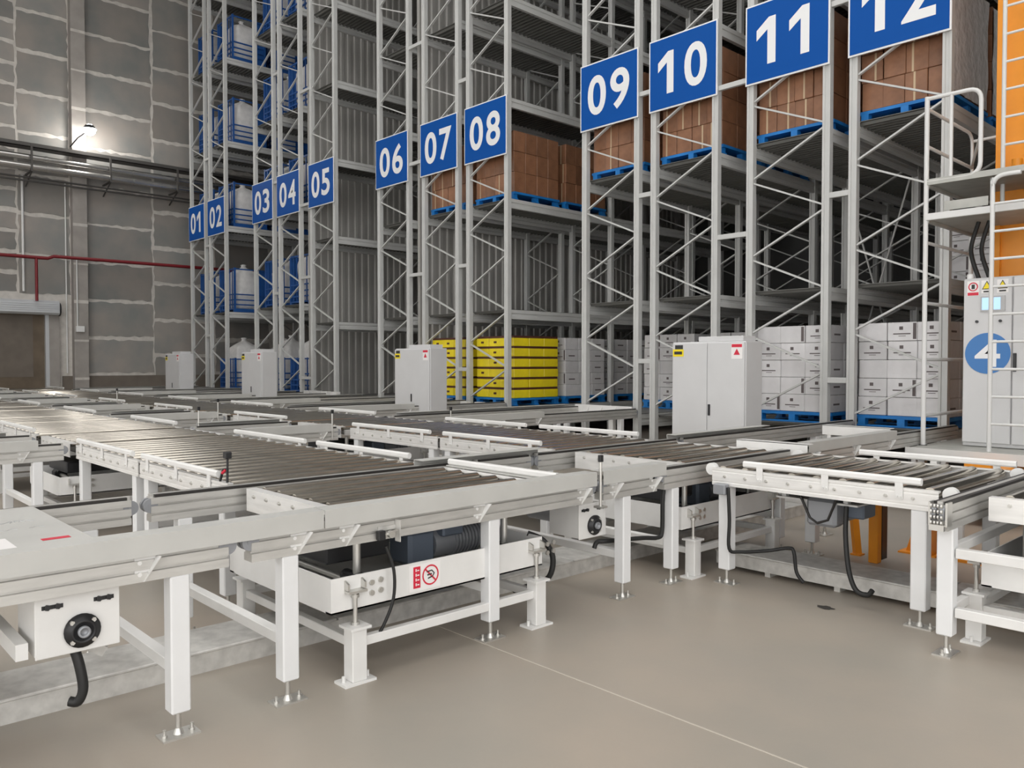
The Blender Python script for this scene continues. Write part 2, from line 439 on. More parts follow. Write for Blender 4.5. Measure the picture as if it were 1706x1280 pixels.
# signs
SZ0, SZ1 = 5.285, 6.35
for r, x0 in ROWX.items():
    t = thing('rack_sign', 'blue rack sign with a white border reading number %s' % NUM[r], 'sign', (x0+FW_/2, RY-.03, SZ0), 'numbered rack signs')
    xa, xb = x0-.005, x0+FW_+.005
    part('border', MB().box(xa,RY-.035,SZ0, xb,RY-.015,SZ1), 'sign_white', t)
    part('panel', MB().box(xa+.022,RY-.040,SZ0+.022, xb-.022,RY-.034,SZ1-.022), 'sign_blue', t)
    s = '%02d' % r
    for i, ch in enumerate(s):
        mb = MB(); w = .30 if ch != '1' else .17
        cx = x0+FW_*(.30 if i == 0 else .70)
        if ch == '1': cx -= .03
        if ch == '1':
            zc = (SZ0+SZ1)/2
            mb.add([(cx+a_, RY-.042, zc+b_) for a_, b_ in ((.0,-.31),(.12,-.31),(.12,.31),(.02,.31),(-.16,.17),(-.16,.03),(.0,.15))], [(0,1,2,3,6),(3,4,5,6)])
        else: place_text(mb, ch, .8, (cx, RY-.042, (SZ0+SZ1)/2), (1,0,0), (0,0,1), .022, fit=(w*1.28,.63))
        part('digit', mb, 'sign_white', t)

# ------------------------------------------------------------------ pallets and loads
def pallet_meshes():
    m = {}
    top = MB().box(-.55,-.60,.10, .55,.60,.14)
    m['deck'] = top.mesh('top_deck','pallet_blue')
    m['skid'] = MB().box(-.55,-.05,0, .55,.05,.02).mesh('skid','pallet_blue')
    m['block'] = MB().box(-.045,-.05,.02, .045,.05,.10).mesh('block','pallet_blue')
    return m
PM = pallet_meshes()
def pallet(x, y, z, label, group):
    t = thing('pallet', label, 'pallet', (x,y,z), group)
    put('top_deck', PM['deck'], t, (x,y,z))
    for dy in (-.55,0,.55):
        put('skid', PM['skid'], t, (x,y+dy,z))
        for dx in (-.48,0,.48): put('block', PM['block'], t, (x+dx,y+dy,z))
    return t
def load(x, y, z, kind, label, group, nx=3, ny=3, nz=5, w=1.06, d=1.18, h=1.15, name='carton_stack', seed=1):
    t = thing(name, label, 'carton stack', (x,y,z), group)
    rng = random.Random(seed)
    cw, cd, chh = w/nx, d/ny, h/nz
    m = {'brown':'carton_brown','white':'carton_white','yellow':'carton_yellow'}[kind]
    key = ('carton', kind, round(cw,3), round(cd,3), round(chh,3))
    gz = .042 if kind == 'yellow' else .004
    me = shared(key, lambda: MB().chbox(-cw/2+.003,-cd/2+.003,0, cw/2-.003,cd/2-.003,chh-gz,.006), m)
    core = MB().box(x-w/2+.05,y-d/2+.05,z+.002, x+w/2-.05,y+d/2-.05,z+h-.05)
    part('inner_fill', core, 'carton_gap', t)
    for k in range(nz):
        if kind == 'yellow':
            part('dark_band', MB().box(x-w/2+.012,y-d/2+.012,z+(k+1)*chh-gz-.002, x+w/2-.012,y+d/2-.012,z+(k+1)*chh-.001), 'band_brown', t)
        off = 0
        for i in range(nx):
            for j in range(ny):
                if 0 < i < nx-1 and 0 < j < ny-1 and k < nz-1: continue
                jx, jy = rng.uniform(-.006,.006), rng.uniform(-.006,.006)
                px, py = x-w/2+cw*(i+.5)+jx, y-d/2+cd*(j+.5)+jy
                c = put('carton', me, t, (px,py,z+k*chh))
                if j == 0:
                    fy = -cd/2+.003-.0015
                    if kind == 'white' and rng.random() < .22:
                        put('dark_strip', shared(('strip', round(cw,3)), lambda: MB().box(cw/2-.05,fy,chh*.08, cw/2-.012,fy+.004,chh*.93), 'carton_print'), c, (px,py,z+k*chh))
                    if kind == 'white':
                        pk = shared(('print', round(cw,3), round(chh,3)), lambda: MB().box(-.035,fy,chh*.58, .01,fy+.004,chh*.76).box(-cw*.3,fy,chh*.34, cw*.28,fy+.004,chh*.40).box(-cw*.12,fy,chh*.24, cw*.12,fy+.004,chh*.27), 'carton_print')
                        if rng.random() < .7: put('print', pk, c, (px,py,z+k*chh))
                    elif kind == 'brown' and rng.random() < .55:
                        pk = shared(('tape', round(chh,3)), lambda: MB().box(-.012,fy,.0, .012,fy+.004,chh-.005), 'tape')
                        put('tape', pk, c, (px+rng.uniform(-.2,.2)*cw,py,z+k*chh))
                    elif kind == 'yellow':
                        pk = shared(('yprint', round(cw,3)), lambda: MB().box(-.04,fy,chh*.3, .04,fy+.004,chh*.5), 'band_brown')
                        if rng.random() < .5: put('print', pk, c, (px,py,z+k*chh))
                if i == nx-1 and kind == 'white' and rng.random() < .6:
                    fx = cw/2-.003+.0015
                    pk = shared(('printx', round(cd,3), round(chh,3)), lambda: MB().box(fx-.004,-cd*.25,chh*.4, fx,cd*.2,chh*.5), 'carton_print')
                    put('print', pk, c, (px,py,z+k*chh))
    return t
def bay_y(b): return RY+.80+(b%2)*1.38+(b//2)*2.90
def row_c(r): return ROWX[r]+FW_/2
PG = 'blue pallets in the racks'
BAYW = ['front place','second place','third place','fourth place','fifth place','sixth place']
def stack(r, b, z, lev, kind, **k):
    x, y = row_c(r), bay_y(b)
    
    pallet(x, y, z+.012, 'blue pallet in rack %s, %s, %s level' % (NUM[r], BAYW[b], lev), PG)
    nm = {'brown':'brown cardboard boxes','white':'white cardboard boxes','yellow':'yellow boxes with dark bands'}[kind]
    load(x, y, z+.155, kind, 'wrapped stack of %s in rack %s, %s, %s level' % (nm, NUM[r], BAYW[b], lev), 'wrapped stacks of '+nm, seed=r*31+b*7+int(z*10), **k)
BR = dict(nx=4, ny=4, nz=3, h=1.12)
BR2 = dict(nx=4, ny=3, nz=4, h=1.40)
WH = dict(nx=3, ny=3, nz=5, h=1.15)
for r in (7,8): stack(r, 0, 4.50, 'sign', 'brown', **BR)
for r in (7,8): stack(r, 1, 4.50, 'sign', 'brown', **BR)
for r in (9,10,11,12): stack(r, 0, 4.50, 'sign', 'brown', **BR2)
stack(10, 1, 4.50, 'sign', 'brown', **BR2)
stack(12, 1, 4.50, 'sign', 'brown', **BR2); stack(12, 2, 4.50, 'sign', 'brown', **BR2)
for r in (7,8): stack(r, 0, .70, 'lowest', 'yellow', nx=3, ny=3, nz=6, h=1.16)
stack(8, 1, .70, 'lowest', 'white', **WH); stack(8, 2, .70, 'lowest', 'white', **WH)
stack(9, 1, .70, 'lowest', 'white', **WH); stack(9, 2, .70, 'lowest', 'white', **WH)
stack(10, 1, .70, 'lowest', 'white', **WH); stack(10, 2, .70, 'lowest', 'white', **WH)
stack(11, 0, .70, 'lowest', 'white', **WH); stack(12, 0, .70, 'lowest', 'white', **WH)
stack(12, 1, .70, 'lowest', 'brown', **BR); stack(11, 1, .70, 'lowest', 'white', **WH)
stack(12, 2, 2.48, 'second', 'white', **WH); stack(12, 3, 2.48, 'second', 'white', **WH)
# shrink film catching the light on the end stack of rack twelve
xr = row_c(12)+.532
for k, (b, z0, z1) in enumerate(((0,4.68,6.02),(1,4.68,6.02))):
    mb = MB(); yb = bay_y(b); n = 14
    vs = []; fs = []
    for i in range(n+1):
        for j in range(9):
            yy = yb-.59+1.18*i/n; zz = z0+(z1-z0)*j/8
            vs.append((xr+.012+.006*math.sin(i*2.1+j*1.3)+.004*math.sin(i*.9-j*2.2), yy, zz))
    for i in range(n):
        for j in range(8): fs.append((i*9+j,(i+1)*9+j,(i+1)*9+j+1,i*9+j+1))
    mb.add(vs, fs, True)
    mb.add([(x-.004,y,z) for x,y,z in vs], [tuple(reversed(f)) for f in fs], True)
    single('stretch_film', mb, 'film', 'crinkled clear film on the side of the %s brown stack of rack twelve' % BAYW[b].split()[0], 'film', org=(xr,yb,z0))

# blue cages with white sacks
def cage(x, y, z, h, label):
    t = thing('stillage_cage', label, 'cage', (x,y,z), 'blue cages in the racks')
    w, d = .52, .52
    part('base', MB().box(x-w,y-d,z+.06, x+w,y+d,z+.10).box(x-w,y-d,z, x-w+.1,y+d,z+.06).box(x+w-.1,y-d,z, x+w,y+d,z+.06), 'cage_blue', t)
    for sx in (-1,1):
        for sy in (-1,1):
            part('post', MB().cb(x+sx*(w-.025),y+sy*(d-.025),z+h/2+.05,.05,.05,h-.1), 'cage_blue', t)
    for zz in (.22,.36,.52,h-.04):
        for sx in (-1,1): part('rail', MB().cb(x+sx*(w-.02),y,z+zz,.03,2*d-.1,.035), 'cage_blue', t)
        for sy in (-1,1): part('rail', MB().cb(x,y+sy*(d-.02),z+zz,2*w-.1,.03,.035), 'cage_blue', t)
    for i in range(1,6):
        part('bar', MB().cb(x-w+2*w*i/6,y-d+.02,z+h/2+.05,.022,.022,h-.12), 'cage_blue', t)
    part('back_sheet', MB().box(x-w+.04,y+d-.045,z+.1, x+w-.04,y+d-.035,z+h-.03), 'cage_blue', t)
    part('side_sheet', MB().box(x-w+.035,y-d+.05,z+.1, x-w+.045,y+d-.05,z+h-.03), 'cage_blue', t)
    part('half_sheet', MB().box(x+w-.045,y+.12,z+.1, x+w-.035,y+d-.05,z+h-.05), 'cage_blue', t)
def sack(x, y, z, h, label, seed=0, w=.40):
    rng = random.Random(seed); mb = MB(); n = 28; rows = []
    prof = [(0,.0),(.9,.0),(1.02,.05),(1.06,.25),(1.05,.5),(1.03,.68),(.94,.78),(.72,.85),(.42,.90),(.22,.93),(.15,.965),(.22,1.0),(.1,1.01)]
    v = []
    for pr, pz in prof:
        for k in range(n):
            a = 2*math.pi*k/n; c, s_ = math.cos(a), math.sin(a)
            e = 2.0/ (4.5 if pz < .8 else 2.4)
            rx = abs(c)**e*(1 if c >= 0 else -1); ry = abs(s_)**e*(1 if s_ >= 0 else -1)
            wob = 1+.03*math.sin(3*a+seed+pz*5)+rng.uniform(-.012,.012) if pr > .15 else 1
            if .6 < pz < .95: wob += .07*math.sin(7*a+seed)
            v.append((x+rx*w*pr*wob, y+ry*w*pr*wob, z+pz*h))
    m = len(prof); f = []
    for i in range(m-1):
        for k in range(n): f.append((i*n+k,i*n+(k+1)%n,(i+1)*n+(k+1)%n,(i+1)*n+k))
    mb.add(v, f, True); mb.add(v, [tuple((m-1)*n+k for k in range(n))])
    return single('bulk_sack', mb, 'bag_white', label, 'sack', 'white bulk sacks', org=(x,y,z))
LVN = {0:'lowest',1:'second',2:'third',3:'fourth',4:'fifth',5:'sixth'}
for r, levels in ((1,(1,2,3,4)),(2,(0,1,2,3,4)),(3,(0,1,2,3,4)),(4,(0,1,2,3,4))):
    for li in levels:
        for b in ((0,1) if r in (2,4) else (0,)):
            x, y, z = row_c(r), bay_y(b), LEV_W[li]+.012
            h = .95 if li == 0 else 1.30
            cage(x, y, z, h, 'blue steel cage in rack %s, %s, %s level' % (NUM[r], BAYW[b], LVN[li]))
            sack(x, y, z+.10, 1.45 if li == 0 else 1.25+.1*((r+li)%2), 'white bulk sack in the cage of rack %s, %s, %s level' % (NUM[r], BAYW[b], LVN[li]), seed=r*10+li+b*3)

# ================================================================== ELECTRICAL CABINETS
def cabinet(x0, y0, label, w=.98, d=.37, two=True, z1=1.75):
    t = thing('control_cabinet', label, 'cabinet', (x0+w/2,y0+d/2,0), 'grey control cabinets in front of the racks')
    x1 = x0+w
    part('body', MB().chbox(x0,y0+.025,.08, x1,y0+d,z1,.008), 'cabinet_grey', t)
    part('plinth', MB().box(x0+.02,y0+.04,0, x1-.02,y0+d-.02,.08), 'cabinet_trim', t)
    part('top_cap', MB().chbox(x0+w*.34,y0+.06,z1, x1-.06,y0+d-.04,z1+.06,.006), 'cabinet_grey', t)
    seams = [x0+.006, x0+w*.5, x1-.006] if two else [x0+.006, x1-.006]
    for a, b in zip(seams, seams[1:]):
        dd = part('door', MB().chbox(a+.003,y0,.10, b-.003,y0+.024,z1-.015,.006), 'cabinet_grey', t)
        if b == seams[-1] or not two:
            hx = a+.035 if two else (a+b)/2
            part('handle', MB().chbox(hx-.014,y0-.012,.90 if two else .86, hx+.014,y0,1.03 if two else .99,.003), 'handle_black', dd)
    a = part('warning_label', MB().box(x0+.02,y0-.003,z1-.17, x0+.17,y0+.0,z1-.085), 'label_yellow', t, 'yellow sticker with dark top')
    part('label_top', MB().box(x0+.02+.03,y0-.003,z1-.083, x0+.16,y0,z1-.035), 'label_dark', a)
    part('label_text', MB().box(x0+.04,y0-.0045,z1-.145, x0+.15,y0-.003,z1-.11), 'label_dark', a)
    b = part('warning_label', MB().box(x1-.17,y0-.003,z1-.20, x1-.03,y0,z1-.03), 'label_white', t, 'white sticker with red warning triangle')
    part('label_bar', MB().box(x1-.165,y0-.0045,z1-.07, x1-.035,y0-.003,z1-.035), 'label_red', b)
    part('label_triangle', MB().prism([(x1-.14,z1-.155),(x1-.06,z1-.155),(x1-.10,z1-.085)], 'y', y0-.0045, y0-.003), 'label_red', b)
    return t
cabinet(-5.77, 8.0, 'grey two-door control cabinet below the sign ten')
cabinet(-11.52, 8.0, 'grey control cabinet in front of the rack with sign six', two=False)
cabinet(-17.51, 8.0, 'grey control cabinet in front of the rack with sign three', two=False)
cabinet(-22.16, 8.0, 'grey control cabinet in front of the rack with sign one, by the wall', two=False)
#@CONVEYORS
# ================================================================== CONVEYORS
LA = (2.02, 3.44); LB = (4.77, 6.08)
ZT = .785
def leg_mesh(zt, w): return shared(('leg', zt, w), lambda: MB().chbox(-w/2,-w/2,.10, w/2,w/2,zt,.006), 'leg_paint')
def levfoot_mb():
    mb = MB().cyl((0,0,.012),(0,0,.105), .011, 8).cyl((0,0,.008),(0,0,.03), .022, 10, r2=.012).box(-.045,-.075,0, .045,.075,.008)
    for s in (-1,1): mb.cyl((0,s*.055,.008),(0,s*.055,.035), .007, 6).cyl((0,s*.055,.008),(0,s*.055,.016), .013, 6)
    return mb
FOOT_ME = levfoot_mb().mesh('foot','zinc')
def leg(t, x, y, zt=.66, w=.078, r=0):
    l = put('leg', leg_mesh(zt, w), t, (x,y,0))
    put('foot', FOOT_ME, l, (x,y,0), (0,0,r)); return l
def roller_mesh(L, r=.031):
    def f():
        return MB().cyl((0,-L/2,0),(0,L/2,0), r, 16).cyl((0,-L/2-.03,0),(0,L/2+.03,0), .012, 8)
    return shared(('roller', round(L,3), r), f, 'roller_steel')
def side_prof(y0, s):
    P = [(0,.672),(.035,.672),(.035,.682),(.008,.690),(.008,.776),(.035,.780),(.035,.79),(0,.79),(0,.774),(.003,.771),(.003,.765),(0,.762),(0,.704),(.003,.701),(.003,.695),(0,.692)]
    return [(y0+s*a, b) for a, b in P]
BOLT_ME = MB().cyl((0,0,0),(0,-.012,0), .012, 6).mesh('axle_bolt','zinc')
def guard_poly(yc, zc, w=.032, h=.042, c=.010):
    a, b = w/2, h/2
    return [(yc-a+c,zc-b),(yc+a-c,zc-b),(yc+a,zc-b+c),(yc+a,zc+b-c),(yc+a-c,zc+b),(yc-a+c,zc+b),(yc-a,zc+b-c),(yc-a,zc-b+c)]
def guard_x(t, xa, xb, y, side, zc=.832):
    """guard rail along X on brackets; side -1: bracket on the -Y face"""
    g = part('guard_rail', MB().prism(guard_poly(y, zc), 'x', xa, xb), 'white_paint', t)
    n = max(2, int((xb-xa)/.5)+1)
    for i in range(n):
        x = xa+.12+(xb-xa-.24)*i/(n-1)
        yo = y+side*.012
        part('bracket', MB().box(x-.022,yo-.003,.725, x+.022,yo+.003,zc).cyl((x-.01,yo+side*.003,.74),(x-.01,yo+side*.01,.74),.006,6).cyl((x+.01,yo+side*.003,.74),(x+.01,yo+side*.01,.74),.006,6), 'white_paint', g)
    return g
def bolts(t, x0, x1, y, s, step=.155, z=.735):
    mb = MB(); x = x0
    while x < x1:
        mb.cyl((x,y,z),(x,y+s*.008,z), .011, 6).cyl((x,y+s*.008,z),(x,y+s*.014,z), .006, 6); x += step
    if mb.v: part('axle_bolts', mb, 'zinc', t, kind='stuff')
def xmodule(x0, x1, lane, label, guards=(), near=False, legs=True, pitch=.172, group='roller conveyor modules', rr=.031):
    y0, y1 = lane
    t = thing('roller_conveyor', label, 'conveyor', ((x0+x1)/2,(y0+y1)/2,0), group)
    for y, s in ((y0,1),(y1,-1)):
        f = part('side_frame', MB().prism(side_prof(y,s), 'x', x0, x1), 'frame_alu', t)
        if near: bolts(f, x0+.10, x1-.05, y, -s, pitch)
    L = y1-y0-.085; n = int((x1-x0-.10)/pitch)
    st = (x1-x0-.12)/n
    for i in range(n+1):
        put('roller', roller_mesh(L, rr), t, (x0+.06+st*i,(y0+y1)/2,.801-rr))
    part('gap_shade_sheet', MB().box(x0+.01,y0+.037,.683, x1-.01,y1-.037,.688), 'gap_shade', t)  # added dark sheet that gives the roller gaps their shade
    if legs:
        for x in (x0+.10, x1-.11):
            for y in (y0+.045, y1-.045): leg(t, x, y, .672, .078, 1.57)
            part('stretcher', MB().chbox(x-.02,y0+.09,.26, x+.02,y1-.09,.31,.003), 'white_paint', t)
    for side, a, b in guards:
        guard_x(t, a, b, (y0+.006) if side < 0 else (y1-.006), side)
    return t
def rail_prof(xc, w=.075, z0=.655, z1=.785):
    a = w/2; g = .013
    L = [(-a,z0),(-a,z0+.035),(-a+g,z0+.037),(-a+g,z0+.045),(-a,z0+.047),(-a,z0+.083),(-a+g,z0+.085),(-a+g,z0+.093),(-a,z0+.095),(-a,z1),
         (a,z1),(a,z0+.095),(a-g,z0+.093),(a-g,z0+.085),(a,z0+.083),(a,z0+.047),(a-g,z0+.045),(a-g,z0+.037),(a,z0+.035),(a,z0)]
    return [(xc+p, q) for p, q in L]
SPROCKET = None
def sprocket_mesh():
    def f():
        return MB().cyl((-.011,0,0),(.011,0,0), .038, 20).cyl((-.013,0,0),(.013,0,0), .016, 10)
    return shared(('sprocket',), f, 'motor_grey')
def lguard_y(t, ya, yb, x, s, gus=()):
    """L shaped guard strip along Y on the outer side of a chain rail; s=+1: outer side is +X"""
    P = [(x,.755),(x,.838),(x-s*.105,.838),(x-s*.105,.834),(x-s*.004,.834),(x-s*.004,.755)]
    g = part('guard_plate', MB().prism(P, 'y', ya, yb), 'cover_paint', t)
    for y in gus:
        xf = x-s*.018
        mb = MB().prism([(y-.032,.655),(y-.002,.655),(y+.05,.752),(y-.032,.752)], 'x', xf-s*.012, xf-s*.006)
        mb.add([(xf-s*.008,y-.002,.655),(xf-s*.008,y+.05,.752),(x+s*.022,y+.05,.752),(xf+s*.002,y-.004,.655),
                (xf-s*.008,y+.002,.655),(xf-s*.008,y+.054,.752),(x+s*.022,y+.054,.752),(xf+s*.002,y+.002,.655)], [(0,1,2,3),(7,6,5,4),(0,4,5,1),(1,5,6,2),(2,6,7,3),(3,7,4,0)])
        for z in (.685,.73): mb.cyl((xf-s*.006,y-.016,z),(xf+s*.004,y-.016,z), .009, 6)
        part('gusset', mb, 'white_paint', g)
    return g
def ymodule(xa, xb, y0, y1, label, legs=(), guards=(), near=True, sprock=(True,True), stretch=True, group='chain conveyor modules'):
    """two chain rails along Y at xa and xb"""
    t = thing('chain_conveyor', label, 'conveyor', ((xa+xb)/2,(y0+y1)/2,0), group)
    for x in (xa, xb):
        ra = part('rail', MB().prism(rail_prof(x), 'y', y0, y1), 'rail_alu', t)
        c = MB().box(x-.034,y0+.02,.785, x-.014,y1-.02,.800).box(x+.014,y0+.02,.785, x+.034,y1-.02,.800)
        part('chain', c, 'chain_dark', t)
        part('wear_strip', MB().box(x-.013,y0,.785, x+.013,y1,.802), 'rail_alu', t)
        if near:
            for y, on in ((y0,sprock[0]),(y1,sprock[1])):
                if on:
                    put('sprocket', sprocket_mesh(), t, (x-.02,y,.742)); put('sprocket', sprocket_mesh(), t, (x+.02,y,.742))
    for y in legs:
        for x in (xa, xb): leg(t, x, y, .656)
        if stretch: part('stretcher', MB().chbox(xa+.045,y-.025,.25, xb-.045,y+.025,.30,.003), 'white_paint', t)
    for (s, a, b) in guards:
        n = max(1, int((b-a)/.65)); gy = [a+.12+(b-a-.24)*i/max(1,n) for i in range(n+1)]
        lguard_y(t, a, b, (xb+.055) if s > 0 else (xa-.055), s, gy if near else gy[:2])
    return t
def stand(t, x, y, bx=0):
    s = part('stand', MB().chbox(x-.04,y-.04,.012, x+.04,y+.04,.258,.004).box(x-.055,y-.055,.258, x+.055,y+.055,.27).box(x-.05,y-.085,0, x+.05,y+.085,.012).cyl((x,y-.065,.0),(x,y-.065,.04),.009,6).cyl((x,y+.065,.0),(x,y+.065,.04),.009,6), 'white_paint', t)
    mb = MB().cyl((x,y,.27),(x,y,.43), .011, 8).cyl((x,y,.27),(x,y,.285), .02, 6).cyl((x,y,.40),(x,y,.415), .02, 6)
    part('jack_screw', mb, 'zinc', s)
def lift(xa, xb, lane, label, near=True, base=True, sign=False, pitch=.15, plate=None):
    y0, y1 = lane
    t = thing('transfer_table', label, 'lift table', ((xa+xb)/2,(y0+y1)/2,0), 'roller lift tables at the crossings')
    for y, s in ((y0,1),(y1,-1)):
        P = [(y,.665),(y,.79),(y+s*.06,.79),(y+s*.06,.782),(y+s*.006,.782),(y+s*.006,.665)]
        f = part('side_frame', MB().prism(P, 'x', xa, xb), 'frame_alu', t)
        if near: bolts(f, xa+.10, xb-.05, y, -s, pitch, .755)
    for x, s in ((xa,1),(xb,-1)):
        part('end_frame', MB().box(x,y0+.06,.69, x+s*.03,y1-.06,.75), 'frame_alu', t)
    L = y1-y0-.14; n = int((xb-xa-.14)/pitch); st = (xb-xa-.16)/n
    for i in range(n+1): put('roller', roller_mesh(L), t, (xa+.08+st*i,(y0+y1)/2,.770))
    part('gap_shade_sheet', MB().box(xa+.03,y0+.06,.700, xb-.03,y1-.06,.705), 'gap_shade', t)  # shade under the table rollers, put in as a dark sheet
    if plate:
        part('cover_plate', MB().box(xa,plate[0],.792, xb,plate[1],.800), 'cover_paint', t)
        guard_x(t, xa, xb, plate[0]+.03, 1, .822)
    if not base:
        for x in (xa+.10, xb-.10):
            for y in (y0+.06, y1-.06): leg(t, x, y, .665)
    if base:
        z0, z1 = .335, .50; bx0, bx1 = xa-.0, xb+.06; by0, by1 = y0-.10, y1-.14
        part('tray_side', MB().box(bx1-.008,by0,z0, bx1,by1,z1).box(bx1-.05,by0,z0, bx1,by1,z0+.008), 'white_paint', t)
        part('tray_side', MB().box(bx0,by0,z0, bx0+.008,by1,z1).box(bx0,by0,z0, bx0+.05,by1,z0+.008), 'white_paint', t)
        part('tray_side', MB().box(bx0+.008,by0,z0, bx1-.008,by0+.008,z1).box(bx0+.05,by0+.008,z0, bx1-.05,by0+.05,z0+.008), 'white_paint', t)
        part('tray_side', MB().box(bx0+.008,by1-.008,z0, bx1-.008,by1,z1), 'white_paint', t)
        part('tray_bottom', MB().box(bx0+.05,by0+.05,z0, bx1-.05,by1-.05,z0+.006), 'cover_paint', t)
        ys = (by0+.12, by1-.06)
        for y in ys:
            for x in (bx1+.015, bx0-.06):
                stand(t, x, y)
                sgn = 1 if x > (xa+xb)/2 else -1
                br = part('jack_bracket', MB().prism([(x-.06*sgn,.44),(x+.02*sgn,.44),(x+.02*sgn,.47),(x-.03*sgn,.49),(x-.06*sgn,.49)], 'y', y-.05, y-.04).prism([(x-.06*sgn,.44),(x+.02*sgn,.44),(x+.02*sgn,.47),(x-.03*sgn,.49),(x-.06*sgn,.49)], 'y', y+.04, y+.05).box(x-.03,y-.05,.425, x+.03,y+.05,.437), 'zinc', t)
            part('stretcher', MB().chbox(bx0-.02,y-.02,.16, bx1-.02,y+.02,.205,.003), 'white_paint', t)
        for x in (bx1+.015, bx0-.06):
            part('stretcher', MB().chbox(x-.02,ys[0]+.04,.165, x+.02,ys[1]-.04,.21,.003), 'white_paint', t)
        for y in ys:
            part('tray_bolts', MB().cyl((bx1,y+.10,.45),(bx1+.01,y+.10,.45),.014,8).cyl((bx1,y+.15,.455),(bx1+.01,y+.15,.455),.014,8).cyl((bx1,y+.10,.40),(bx1+.01,y+.10,.40),.014,8).cyl((bx1,y+.15,.405),(bx1+.01,y+.15,.405),.014,8), 'zinc', t)
        # lifting columns, shafts and gear motor inside the tray
        for y in (by0+.22, by1-.18):
            for x in (bx1-.13, bx0+.15):
                part('lift_column', MB().cyl((x,y,.34),(x,y,.67), .02, 10), 'zinc', t)
                part('crank', MB().chbox(x-.08,y-.05,.345, x+.05,y+.06,.46,.012).cyl((x-.1,y,.44),(x+.07,y,.44),.035,12), 'iron_dark', t)
            part('drive_shaft', MB().cyl((bx0+.08,y,.42),(bx1-.06,y,.42), .018, 10), 'zinc', t)
        mx, my = (xa+xb)/2+.12, by0+1.02
        mo = part('gear_motor', MB().cyl((mx+.05,my-.16,.475),(mx+.05,my+.20,.475), .085, 16), 'motor_grey', t)
        fins = MB()
        for i in range(9): fins.cyl((mx+.05,my-.02+i*.024,.475),(mx+.05,my-.012+i*.024,.475), .097, 16)
        part('cooling_fins', fins, 'motor_grey', mo)
        part('terminal_box', MB().chbox(mx+.02,my-.13,.52, mx+.16,my+.02,.63,.01), 'motor_blue', mo)
        part('gear_box', MB().chbox(mx-.08,my-.34,.38, mx+.13,my-.16,.57,.02), 'motor_blue', mo)
        part('dark_guard', MB().chbox(bx0+.2,by0+.12,.50, bx1-.25,by0+.5,.60,.01), 'iron_dark', t)
    return t

# ---- lane columns (chain conveyors run along Y into these rack rows)
XL = {12:(-4.47,-3.28), 9:(-8.98,-7.86), 8:(-11.96,-10.86), 6:(-14.99,-13.89), 5:(-17.94,-16.84), 3:(-21.01,-19.91), 2:(-24.0,-22.9)}
xa, xb = XL[12]
ymodule(xa, xb, -1.0, 1.42, 'chain conveyor at the near left with the hanging drive box', legs=(-.4,1.22), guards=((1,-1.0,1.855),), sprock=(False,True))
ymodule(xa, xb, 1.52, 3.70, 'chain conveyor carrying the nearest roller lift table', legs=(1.70,2.90), guards=((1,1.86,3.72),), sprock=(True,True))
ymodule(xa, xb, 3.80, 4.34, 'short chain conveyor piece between the two roller lanes in front', legs=(4.03,), guards=((1,3.78,4.42),(-1,3.3,4.5)), sprock=(True,True))
ymodule(xa, xb, 4.42, 6.25, 'chain conveyor crossing the middle lane in front of the sign eleven', legs=(4.55,6.0), sprock=(True,True))
ymodule(xa, xb, 6.35, 9.95, 'chain conveyor leading to the rack with sign twelve', legs=(6.8,9.0), guards=((1,6.4,8.2),(-1,6.2,7.9)), sprock=(True,True))
lift(xa+.10, xb-.06, LA, 'nearest roller lift table with a no-stepping sticker on its tray', plate=(3.46,3.74))
lift(xa+.10, xb-.06, LB, 'roller lift table just left of the roller conveyor in front of the crane')
for r in (9,8,6,5,3,2):
    a, b = XL[r]; near = r >= 8
    nm = 'sign '+NUM[r]
    ymodule(a, b, -1.0 if r == 9 else .5, 1.95, 'chain conveyor on the near side of the nearer lane, in line with '+nm, legs=(.4,1.75) if r == 9 else (.8,1.75), guards=((1,-1.0 if r == 9 else .5,1.75),(-1,.5,1.75)), near=near) if r >= 8 else None
    ymodule(a, b, 3.55, 4.68, 'chain conveyor between the two roller lanes, in line with '+nm, legs=(3.75,4.5), guards=((1,3.6,4.6),(-1,3.6,4.6)), near=near)
    ymodule(a, b, 6.2, 9.95, 'chain conveyor from the farther lane into the rack with '+nm, legs=(6.5,8.2,9.6), guards=((1,6.3,7.9),(-1,6.3,9.6)), near=near)
    lift(a+.08, b-.06, LA, 'roller lift table in the nearer lane, in line with '+nm, near=near, base=near)
    lift(a+.08, b-.06, LB, 'roller lift table in the farther lane, in line with '+nm, near=near, base=near)
G2 = lambda a,b: ((-1,a+.05,b-.08),(1,a+.05,b-.08))
xmodule(-6.12,-4.62, LA, 'roller conveyor just behind the nearest lift table', G2(-6.12,-4.68), near=True)
xmodule(-7.72,-6.16, LA, 'second roller conveyor behind the nearest lift table', G2(-7.72,-6.2), near=True)
xmodule(-6.12,-4.62, LB, 'roller conveyor of the farther lane below the left door of the big cabinet', G2(-6.12,-4.68), near=True)
xmodule(-7.72,-6.16, LB, 'roller conveyor of the farther lane below the sign ten', G2(-7.72,-6.2), near=True)
gaps = [(8,9),(6,8),(5,6),(3,5),(2,3)]
for a, b in gaps:
    x0, x1 = XL[a][1]+.14, XL[b][0]-.14
    for ln, nm in ((LA,'nearer'),(LB,'farther')):
        xmodule(x0, x1, ln, 'roller conveyor of the %s lane between the columns of signs %s and %s' % (nm,NUM[a],NUM[b]), G2(x0,x1), near=False)
for ln, nm in ((LA,'nearer'),(LB,'farther')):
    xmodule(-26.0,-24.2, ln, 'last roller conveyor of the %s lane, towards the concrete wall' % nm, G2(-26,-24.2), near=False)

